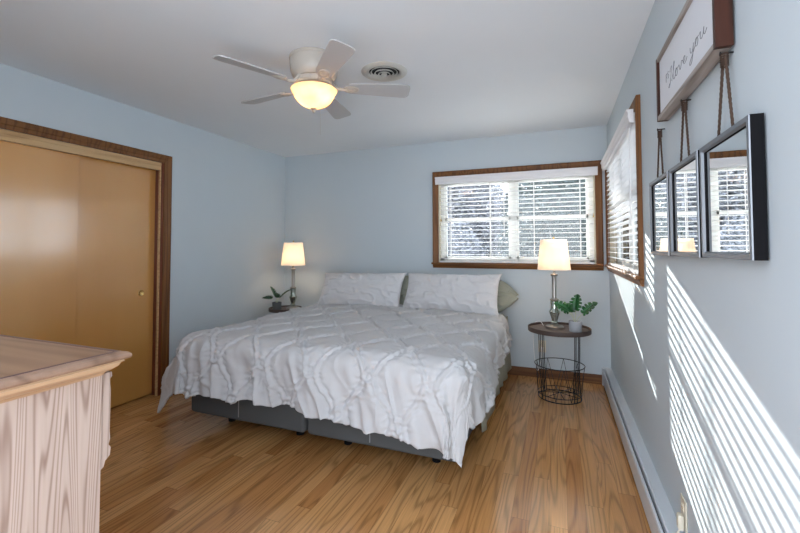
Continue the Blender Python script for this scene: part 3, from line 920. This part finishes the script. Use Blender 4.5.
# ------------------------------------------------------------------ monstera plants
def leaf(bm, base, direction, length, width, droop, roll):
    """split monstera leaf: blade grid with notched margin, folded along the midrib"""
    d = Vector(direction).normalized()
    side = d.cross(Vector((0, 0, 1)))
    if side.length < 0.1: side = Vector((1, 0, 0))
    side.normalize()
    nrm = side.cross(d).normalized()
    side, nrm = side * math.cos(roll) + nrm * math.sin(roll), nrm * math.cos(roll) - side * math.sin(roll)
    n = 24
    mid = []
    for i in range(n + 1):
        t = i / n
        mid.append(Vector(base) + d * (length * t) + nrm * (-droop * t * t * length) )
    def halfw(t):
        w = width / 2 * math.sin(PI * min(1, (t * 0.93 + 0.07))) ** 0.62 * (1.12 - 0.45 * t)
        ph = (t * 5.2) % 1.0
        if 0.14 < t < 0.90 and ph > 0.78: w *= 0.42
        return w
    for sg in (-1, 1):
        rows = []
        for i in range(n + 1):
            t = i / n
            w = halfw(min(t, 1))
            if t == 1: w = 0.001
            row = []
            for k in range(4):
                f = k / 3
                p = mid[i] + side * (sg * w * f) + nrm * (w * 0.28 * f + 0.006 * math.sin(f * 3)) - d * (w * 0.25 * f * (1 - t)) + d * (w * 0.35 * f * t)
                row.append(bm.verts.new(p))
            rows.append(row)
        for i in range(n):
            for k in range(3):
                bm.faces.new((rows[i][k], rows[i + 1][k], rows[i + 1][k + 1], rows[i][k + 1]))

def plant(label, loc, pot_mat, leafmat, leaves, pr=0.052, ph=0.088):
    r = thing('potted_plant', label, 'plant', loc)
    bm = bmesh.new()
    lathe(bm, [(0, 0), (pr * 0.90, 0), (pr * 0.93, 0.003), (pr, ph - 0.002), (pr - 0.002, ph), (pr - 0.008, ph), (pr - 0.009, ph - 0.014), (0, ph - 0.014)], seg=32)
    obj('pot', bm, pot_mat, r, True, 35)
    bm = bmesh.new(); lathe(bm, [(0, ph - 0.006), (pr * 0.5, ph - 0.008), (pr - 0.010, ph - 0.012)], seg=20)
    obj('soil', bm, M['soil'], r, True)
    for (tip, ln, wd, dirv, droop, roll) in leaves:
        bm = bmesh.new()
        tip = Vector(tip)
        st = Vector((tip.x * 0.12, tip.y * 0.12, ph - 0.01))
        tube(bm, catmull([st, st.lerp(tip, 0.5) + Vector((-tip.x * 0.08, -tip.y * 0.08, 0.008)), tip], 6), 0.0022, 6)
        obj('stem', bm, M['stem'], r, True)
        bm = bmesh.new()
        leaf(bm, tip, dirv, ln, wd, droop, roll)
        lo = obj('leaf', bm, leafmat, r, True)
        lo.modifiers.new('s', 'SOLIDIFY').thickness = 0.001
    return r
LR = [((-0.055, -0.01, 0.165), 0.125, 0.125, (-0.70, -0.25, 0.62), 0.25, 0.9),
      ((0.005, 0.02, 0.175), 0.135, 0.125, (0.10, 0.15, 1.0), 0.12, 0.0),
      ((0.060, -0.005, 0.150), 0.145, 0.115, (0.62, -0.15, 0.78), 0.22, -0.8),
      ((-0.030, 0.04, 0.15), 0.11, 0.12, (-0.3, 0.6, 0.75), 0.25, 0.2)]
plant('small green split leaf plant in a grey pot beside the lamp on the right table', (-0.318, -0.580, 0.5785), M['pot'], M['leaf'], LR)
LL = [((-0.05, -0.02, 0.13), 0.125, 0.080, (-0.95, -0.2, 0.16), 0.20, 0.5),
      ((-0.02, 0.0, 0.15), 0.13, 0.085, (-0.35, -0.1, 0.9), 0.15, 0.2),
      ((0.045, 0.0, 0.14), 0.155, 0.085, (0.75, 0.1, 0.72), 0.15, -0.4),
      ((0.02, -0.02, 0.14), 0.10, 0.075, (0.3, -0.5, 0.7), 0.3, 0.0)]
plant('small dark leafy plant in a dark pot beside the lamp in the left corner', (-3.450, -0.445, 0.5700), M['potd'], M['leafd'], LL)

# ------------------------------------------------------------------ ceiling fan
FC = (-1.815, -2.215)
fan = thing('ceiling_fan', 'white five blade flush ceiling fan with a lit alabaster glass bowl', 'ceiling fan', (FC[0], FC[1], H))
bm = bmesh.new(); lathe(bm, [(0, 0), (0.145, 0), (0.150, -0.004), (0.150, -0.016), (0.145, -0.020), (0.146, -0.060), (0.141, -0.095), (0.130, -0.120), (0.122, -0.126), (0.116, -0.134), (0, -0.134)], seg=48)
obj('motor_housing', bm, M['fanw'], fan, True, 35)
bm = bmesh.new()
lathe(bm, [(0, -0.134), (0.100, -0.134), (0.108, -0.140), (0.108, -0.160), (0.098, -0.168), (0, -0.168)], seg=48)
for k in range(36):
    a = 2 * PI * k / 36
    tube(bm, [(0.107 * math.cos(a), 0.107 * math.sin(a), -0.139), (0.107 * math.cos(a), 0.107 * math.sin(a), -0.162)], 0.0035, 6)
obj('vented_ring', bm, M['fanw'], fan, True, 35)
bm = bmesh.new(); lathe(bm, [(0, -0.168), (0.060, -0.168), (0.060, -0.200), (0.070, -0.206), (0.118, -0.214), (0.122, -0.220), (0.118, -0.224), (0.0, -0.220)], seg=40)
obj('switch_housing', bm, M['fanw'], fan, True, 35)
bm = bmesh.new()
outer = [(0.134, -0.217), (0.140, -0.221), (0.137, -0.228), (0.128, -0.240), (0.119, -0.260), (0.104, -0.284), (0.080, -0.306), (0.048, -0.322), (0.018, -0.331), (0, -0.333)]
inner = [(max(r_ - 0.004, 0), z + 0.003) for r_, z in reversed(outer)]
lathe(bm, outer + inner[:-1] + [(0.128, -0.215), (0.132, -0.218)], seg=48)
bw = obj('glass_bowl', bm, M['bowl'], fan, True, 60)
bm = bmesh.new(); lathe(bm, [(0, -0.328), (0.020, -0.330), (0.022, -0.336), (0.012, -0.342), (0.008, -0.346), (0.010, -0.352), (0.006, -0.360), (0, -0.364)], seg=20)
obj('finial', bm, M['nickel'], fan, True, 40)
bm = bmesh.new()
for k in range(14):
    lathe(bm, [(0, -0.372 - k * 0.009), (0.0018, -0.374 - k * 0.009), (0, -0.376 - k * 0.009)], 0.045, 0, 6)
tube(bm, [(0.045, 0, -0.222), (0.045, 0, -0.50)], 0.0008, 5)
obj('pull_chain', bm, M['nickel'], fan)
for dx_ in (-0.045, 0.045):
    bm = bmesh.new(); lathe(bm, [(0, -0.222), (0.012, -0.224), (0.014, -0.240), (0.026, -0.265), (0.024, -0.284), (0.012, -0.296), (0, -0.298)], dx_, 0.01, 16)
    obj('bulb', bm, M['bulbf'], fan, True)
    pl = bpy.data.lights.new('fan_bulb', 'POINT'); pl.energy = 8.5; pl.color = (1.0, 0.80, 0.58); pl.shadow_soft_size = 0.03
    po = bpy.data.objects.new('fan_bulb', pl); C.objects.link(po); po.parent = fan; po.location = (dx_, 0.01, -0.262)
for o_ in fan.children:
    if o_.name.startswith(('switch', 'glass', 'finial', 'pull', 'bulb', 'fan_bulb')): o_.location.z += 0.022
ZB = -0.178
for ang in (101, 173, 245, 317, 29):
    rot = Matrix.Rotation(R(ang), 4, 'Z')
    tilt = Matrix.Rotation(R(-13), 4, 'X')
    # blade outline: narrow root, wide rounded tip
    out = []
    r0, r1, w0, w1 = 0.205, 0.590, 0.050, 0.066
    top = [(r0, w0 * 0.75), (r0 + 0.012, w0 * 0.95), (r0 + 0.04, w0), (r1 - 0.05, w1), (r1 - 0.022, w1 * 0.97), (r1 - 0.006, w1 * 0.82), (r1, w1 * 0.55)]
    out = top + [(a, -b) for a, b in reversed(top)]
    bm = bmesh.new()
    va = [bm.verts.new((x, y, 0.003)) for x, y in out]; vb = [bm.verts.new((x, y, -0.003)) for x, y in out]
    bm.faces.new(va); bm.faces.new(vb)
    for i in range(len(out)):
        j = (i + 1) % len(out); bm.faces.new((va[i], va[j], vb[j], vb[i]))
    bmesh.ops.transform(bm, verts=bm.verts, matrix=Matrix.Translation((0, 0, ZB)) @ rot @ tilt)
    bl = obj('blade', bm, M['blade'], fan)
    bm = bmesh.new()
    tube(bm, catmull([(0.095, 0, 0.048), (0.115, 0, 0.030), (0.135, 0, 0.002), (0.165, 0, -0.008), (0.20, 0, -0.007)], 5), 0.010, 8, rfun=lambda t: 0.012 - 0.004 * t)
    # oval medallion under the blade root
    pts = []
    vv = []
    for rr_, zz in ((1.0, -0.004), (0.95, -0.010), (0.7, -0.012), (0.62, -0.009), (0.5, -0.009), (0.42, -0.013), (0.0, -0.014)):
        if rr_ == 0: vv.append([bm.verts.new((0.225, 0, zz))])
        else: vv.append([bm.verts.new((0.225 + 0.050 * rr_ * math.cos(2 * PI * i / 24), 0.034 * rr_ * math.sin(2 * PI * i / 24), zz)) for i in range(24)])
    for a, b in zip(vv, vv[1:]):
        for i in range(24):
            j = (i + 1) % 24
            if len(b) == 1: bm.faces.new((a[i], a[j], b[0]))
            else: bm.faces.new((a[i], a[j], b[j], b[i]))
    bmesh.ops.transform(bm, verts=bm.verts, matrix=Matrix.Translation((0, 0, ZB)) @ rot @ tilt)
    obj('blade_iron', bm, M['fanw'], bl, True, 50)

# ------------------------------------------------------------------ ceiling vent
vt = thing('ceiling_vent', 'round white ceiling air vent with dark concentric slots beside the fan', 'vent', (-1.492, -1.880, H))
bm = bmesh.new(); lathe(bm, [(0.150, 0), (0.152, -0.003), (0.146, -0.008), (0.118, -0.013), (0.106, -0.012), (0.100, -0.004), (0.100, -0.001)], seg=48)
obj('flange', bm, M['vent'], vt, True, 50)
bm = bmesh.new(); lathe(bm, [(0, -0.0015), (0.102, -0.0015)], seg=40)
obj('duct', bm, M['dark'], vt)
for rr_, zz in ((0.090, -0.010), (0.066, -0.018), (0.043, -0.024)):
    bm = bmesh.new(); lathe(bm, [(rr_ - 0.009, zz + 0.010), (rr_ - 0.003, zz), (rr_, zz - 0.002), (rr_ + 0.001, zz + 0.001), (rr_ - 0.006, zz + 0.011)], seg=40)
    obj('cone', bm, M['vent'], vt, True, 50)
bm = bmesh.new(); lathe(bm, [(0, -0.030), (0.016, -0.029), (0.021, -0.025), (0.018, -0.015), (0, -0.012)], seg=24)
obj('centre_cap', bm, M['vent'], vt, True, 50)

# ------------------------------------------------------------------ hanging mirrors
def rope_strand(bm, a, b, r=0.0036):
    a = Vector(a); b = Vector(b)
    L = (b - a).length; n = int(L / 0.006)
    d = (b - a).normalized(); o1 = d.orthogonal().normalized(); o2 = d.cross(o1)
    for ph in (0, 2 * PI / 3, 4 * PI / 3):
        tube(bm, [a.lerp(b, i / n) + (o1 * math.cos(ph + i * 0.9) + o2 * math.sin(ph + i * 0.9)) * r * 0.5 for i in range(n + 1)], r * 0.62, 6)
def mirror(label, y0, y1, zb, zt_, hookz):
    yc = (y0 + y1) / 2
    r = thing('hanging_mirror', label, 'mirror', (0, yc, zb), 0, 'three square mirrors hung on ropes')
    hw = (y1 - y0) / 2; h = zt_ - zb; xb, xf = -0.008, -0.031
    fw = 0.014
    # black box frame
    obj('frame', boxes([(xf, xb, -hw, -hw + fw, 0, h), (xf, xb, hw - fw, hw, 0, h), (xf, xb, -hw + fw, hw - fw, 0, fw), (xf, xb, -hw + fw, hw - fw, h - fw, h), (xb, xb + 0.003, -hw, hw, 0, h)], 0.0006, 1), M['blackp'], r)
    # silver face strip with inner bevel
    bm = bmesh.new()
    def ring(o, x): return [bm.verts.new((x, -hw + o, o)), bm.verts.new((x, hw - o, o)), bm.verts.new((x, hw - o, h - o)), bm.verts.new((x, -hw + o, h - o))]
    rs = [ring(0.0, xf - 0.0002), ring(0.001, xf - 0.003), ring(0.013, xf - 0.003), ring(0.017, xf + 0.004)]
    for a, b in zip(rs, rs[1:]):
        for i in range(4):
            j = (i + 1) % 4; bm.faces.new((a[i], a[j], b[j], b[i]))
    obj('silver_face', bm, M['silver'], r)
    obj('mirror_glass', boxes([(xf + 0.008, xf + 0.010, -hw + 0.012, hw - 0.012, 0.012, h - 0.012)]), M['mirror'], r)
    hz = hookz - zb
    bm = bmesh.new()
    rope_strand(bm, (-0.020, -0.008, hz), (-0.022, -0.052, h - 0.004)); rope_strand(bm, (-0.020, 0.008, hz), (-0.022, 0.052, h - 0.004))
    for k in range(6):
        tube(bm, [(-0.020 + 0.008 * math.cos(a), 0.011 * math.sin(a), hz + 0.004 - k * 0.006) for a in [2 * PI * q / 12 for q in range(12)]], 0.0020, 5, True)
    obj('rope', bm, M['rope'], r, True)
    bm = bmesh.new()
    tube(bm, [(0.0, 0, hz + 0.008), (-0.028, 0, hz + 0.008)], 0.0025, 8)
    tube(bm, [(-0.028, 0, hz + 0.008), (-0.030, 0, hz + 0.008)], 0.005, 12)
    pg = obj('wall_peg', bm, M['black'], r, True, 40)
    return r
mirror('hanging square black framed mirror farthest from the camera, beside the window', -2.435, -2.085, 1.244, 1.582, 1.785)
mirror('hanging square black framed mirror in the middle of the three', -2.815, -2.462, 1.246, 1.580, 1.785)
mirror('hanging square black framed mirror nearest the camera, largest in the picture', -3.190, -2.840, 1.248, 1.578, 1.785)

# ------------------------------------------------------------------ wall sign
SY0, SY1, SZ0, SZ1 = -3.040, -2.345, 1.803, 2.066
sg_ = thing('wall_sign', 'white wooden wall sign in a brown frame with grey script lettering', 'sign', (0, (SY0 + SY1) / 2, SZ0))
hy = (SY1 - SY0) / 2; hh = SZ1 - SZ0
obj('frame_side', boxes([(-0.046, -0.006, -hy, -hy + 0.018, 0, hh)], 0.0012), M['signwood'], sg_)
obj('frame_side', boxes([(-0.046, -0.006, hy - 0.018, hy, 0, hh)], 0.0012), M['signwood'], sg_)
obj('frame_rail', boxes([(-0.046, -0.006, -hy + 0.0185, hy - 0.0185, 0, 0.018)], 0.0012), M['signgrey'], sg_)
obj('frame_rail', boxes([(-0.046, -0.006, -hy + 0.0185, hy - 0.0185, hh - 0.018, hh)], 0.0012), M['signgrey'], sg_)
obj('board', boxes([(-0.036, -0.028, -hy + 0.017, hy - 0.017, 0.017, hh - 0.017)]), M['board'], sg_)
# script words "PS I love you": strokes in a plane, u to the right as read, v up
strokes = [
    # small P
    [(0.00, 0.50), (0.00, 0.72), (0.00, 0.98)], [(-0.02, 0.95), (0.07, 1.00), (0.12, 0.92), (0.09, 0.80), (0.0, 0.77)],
    # small S
    [(0.30, 0.96), (0.24, 1.00), (0.19, 0.92), (0.24, 0.82), (0.30, 0.72), (0.26, 0.60), (0.18, 0.62)],
    # I
    [(0.42, 0.78), (0.50, 0.95), (0.62, 1.02), (0.58, 0.75), (0.50, 0.35), (0.40, 0.0), (0.30, -0.08), (0.28, 0.02), (0.42, 0.12)],
    # love joined
    [(0.60, 0.10), (0.75, 0.45), (0.90, 0.95), (0.86, 1.06), (0.80, 0.90), (0.76, 0.40), (0.80, 0.06), (0.90, 0.05), (1.02, 0.28), (1.12, 0.42), (1.04, 0.44), (0.98, 0.28), (1.02, 0.06), (1.12, 0.03), (1.19, 0.22), (1.15, 0.42), (1.24, 0.36), (1.34, 0.40), (1.38, 0.20), (1.42, 0.04), (1.52, 0.20), (1.56, 0.42), (1.66, 0.34), (1.72, 0.16), (1.84, 0.26), (1.86, 0.42), (1.76, 0.42), (1.71, 0.22), (1.78, 0.04), (1.92, 0.06), (2.04, 0.20)],
    # you joined
    [(2.28, 0.40), (2.30, 0.14), (2.38, 0.04), (2.48, 0.14), (2.54, 0.42)], [(2.54, 0.42), (2.50, 0.0), (2.40, -0.40), (2.26, -0.50), (2.24, -0.34), (2.46, -0.10), (2.66, 0.16), (2.78, 0.40), (2.70, 0.42), (2.65, 0.24), (2.70, 0.06), (2.80, 0.04), (2.86, 0.22), (2.82, 0.42), (2.92, 0.36), (3.04, 0.42), (3.02, 0.14), (3.08, 0.04), (3.20, 0.14), (3.27, 0.42)], [(3.27, 0.42), (3.25, 0.12), (3.32, 0.04), (3.44, 0.18)]]
bm = bmesh.new()
for st in strokes:
    pts = catmull([(-0.0365, 0.222 - u * 0.138, 0.088 + v * 0.062) for u, v in st], 5)
    tube(bm, pts, 0.0009, 5)
obj('lettering', bm, M['ink'], sg_)

# ------------------------------------------------------------------ dresser (front faces the bed, its end faces the camera side)
DX1, DX0, DYF, DYB, DZ = -1.520, -2.920, -3.552, -4.080, 1.000
dr = thing('dresser', 'oak dresser with a whitewashed end panel and brown moulded top in the left foreground', 'dresser', ((DX0 + DX1) / 2, (DYF + DYB) / 2, 0))
def rring(bm, o, z):
    return [bm.verts.new((DX0 + o, DYB + o * 0.2, z)), bm.verts.new((DX1 - o, DYB + o * 0.2, z)), bm.verts.new((DX1 - o, DYF - o, z)), bm.verts.new((DX0 + o, DYF - o, z))]
def loft(seq):
    bm = bmesh.new()
    rs = [rring(bm, o, z) for o, z in seq]
    for a, b in zip(rs, rs[1:]):
        for i in range(4):
            j = (i + 1) % 4; bm.faces.new((a[i], a[j], b[j], b[i]))
    bm.faces.new(rs[0]); bm.faces.new(rs[-1])
    return bm
obj('top', rel(loft([(0.010, DZ - 0.022), (0.003, DZ - 0.020), (0.0, DZ - 0.015), (0.001, DZ - 0.009), (0.006, DZ - 0.004), (0.018, DZ)]), dr), M['dtop'], dr)
obj('top_inlay', rel(boxes([(DX1 - 0.030, DX1 - 0.021, DYB + 0.02, DYF - 0.021, DZ, DZ + 0.0006), (DX0 + 0.02, DX1 - 0.021, DYF - 0.030, DYF - 0.021, DZ, DZ + 0.0006)]), dr), M['inlay'], dr)
obj('moulding', rel(loft([(0.014, DZ - 0.0225), (0.012, DZ - 0.027), (0.018, DZ - 0.030), (0.022, DZ - 0.038), (0.034, DZ - 0.048), (0.044, DZ - 0.053), (0.046, DZ - 0.060), (0.056, DZ - 0.061)]), dr), M['dedge'], dr)
ZC = DZ - 0.0615
obj('end_panel', rel(boxes([(DX1 - 0.080, DX1 - 0.058, DYB + 0.02, DYF - 0.040, 0, ZC)], 0.001), dr), M['dside'], dr)
obj('end_panel', rel(boxes([(DX0 + 0.058, DX0 + 0.080, DYB + 0.02, DYF - 0.040, 0, ZC)], 0.001), dr), M['dside'], dr)
obj('carcass', rel(boxes([(DX0 + 0.081, DX1 - 0.081, DYB + 0.02, DYF - 0.060, 0.06, ZC)]), dr), M['dside'], dr)
for x0 in (DX0 + 0.062, DX1 - 0.062 - 0.065):
    # carved corbel pilaster on each front corner
    y = DYF - 0.040
    prof = [(y, ZC), (y + 0.026, ZC), (y + 0.028, ZC - 0.012), (y + 0.022, ZC - 0.018), (y + 0.025, ZC - 0.05), (y + 0.024, ZC - 0.16), (y + 0.026, ZC - 0.18), (y + 0.022, ZC - 0.195), (y + 0.028, ZC - 0.205), (y + 0.026, ZC - 0.225), (y + 0.014, ZC - 0.235), (y + 0.010, ZC - 0.250), (y, ZC - 0.255)]
    bm = bmesh.new(); prism(bm, prof, 'x', x0, x0 + 0.065)
    obj('corbel', rel(bm, dr), M['dside'], dr)
    obj('stile', rel(boxes([(x0, x0 + 0.065, y - 0.018, y, 0, ZC - 0.256)]), dr), M['dside'], dr)
for row in range(4):
    z0 = 0.09 + row * 0.212
    for col in range(2):
        w2 = (DX1 - DX0 - 0.27) / 2
        a = DX0 + 0.135 + col * w2
        dd = obj('drawer', rel(boxes([(a + 0.006, a + w2 - 0.006, DYF - 0.060, DYF - 0.038, z0 + 0.005, z0 + 0.205)], 0.003), dr), M['dside'], dr)
        for kx in (0.25, 0.75):
            bm = bmesh.new(); lathe(bm, [(0, 0), (0.008, 0), (0.008, 0.012), (0.016, 0.018), (0.016, 0.024), (0, 0.028)], seg=16)
            bmesh.ops.rotate(bm, verts=bm.verts, matrix=Matrix.Rotation(R(-90), 3, 'X'))
            bmesh.ops.translate(bm, verts=bm.verts, vec=(a + w2 * kx, DYF - 0.038, z0 + 0.105))
            obj('knob', rel(bm, dr), M['pewter'], dd, True, 40)

# ------------------------------------------------------------------ outside the windows
struct('ground_outside', boxes([(-14, 14, 0.25, 22, -0.35, -0.30)]), M['ground'])
def shrub(name, label, cx, cy, rx, ry, z0, z1, n, size, mat, seed, trunk_mat=None, elong=3.0):
    rnd = random.Random(seed)
    r = thing(name, label, 'shrub', (cx, cy, -0.30))
    bm = bmesh.new()
    for i in range(n):
        while True:
            a, b, c = rnd.uniform(-1, 1), rnd.uniform(-1, 1), rnd.uniform(-1, 1)
            if a * a + b * b + c * c < 1: break
        p = Vector((a * rx, b * ry, (z0 + z1) / 2 + c * (z1 - z0) / 2 + 0.30))
        d = Vector((rnd.uniform(-1, 1), rnd.uniform(-1, 1), rnd.uniform(-0.6, 1))).normalized()
        o1 = d.orthogonal().normalized() * size * rnd.uniform(0.5, 1.2)
        dd = d * size * elong * rnd.uniform(0.6, 1.2)
        v = [bm.verts.new(p - dd * 0.5), bm.verts.new(p + o1 * 0.5), bm.verts.new(p + dd * 0.5), bm.verts.new(p - o1 * 0.5)]
        bm.faces.new(v)
    obj('foliage', bm, mat, r)
    bm = bmesh.new()
    tube(bm, [(0, 0, 0), (0.03, 0, (z1 + z0) / 2 + 0.3)], 0.05, 8, rfun=lambda t: 0.06 - 0.035 * t)
    for k in range(6):
        a = k * PI / 3
        tube(bm, [(0, 0, 0.35), (rx * 0.5 * math.cos(a), ry * 0.5 * math.sin(a), z1 * 0.6 + 0.3)], 0.02, 6, rfun=lambda t: 0.025 - 0.018 * t)
    obj('branches', bm, M['signgrey'], r, True)
    return r
shrub('evergreen_shrub', 'dark evergreen shrub outside seen through the right half of the back window', -0.30, 3.3, 1.20, 0.55, -0.6, 2.75, 15000, 0.034, M['hedge'], 1)
shrub('twiggy_shrub', 'pale frosted shrub outside seen through the left half of the back window', -2.75, 3.4, 1.15, 0.5, -0.8, 2.00, 12000, 0.022, M['frost'], 2, elong=6)
shrub('evergreen_shrub', 'dark evergreen shrub outside beyond the right wall window', 2.2, 4.2, 0.95, 0.8, -0.6, 2.60, 6000, 0.035, M['hedge'], 3)
shrub('twiggy_shrub', 'pale frosted shrub outside farthest left beyond the back window', -5.2, 4.0, 1.1, 0.6, -0.6, 2.2, 5000, 0.022, M['frost'], 4, elong=6)
shrub('evergreen_tree', 'tall dark tree far outside seen through the right half of the back window', 0.0, 12.0, 2.55, 1.2, -1.2, 5.0, 16000, 0.11, M['hedge'], 5)
shrub('twiggy_tree', 'pale frosted tree far outside seen through the left half of the back window', -5.6, 15.6, 3.6, 1.4, -1.2, 5.3, 22000, 0.08, M['frost'], 7, elong=6)
shrub('evergreen_tree', 'broad dark tree far outside seen through the right wall window', 5.4, 10.5, 2.5, 1.4, -1.2, 4.6, 12000, 0.10, M['hedge'], 6)
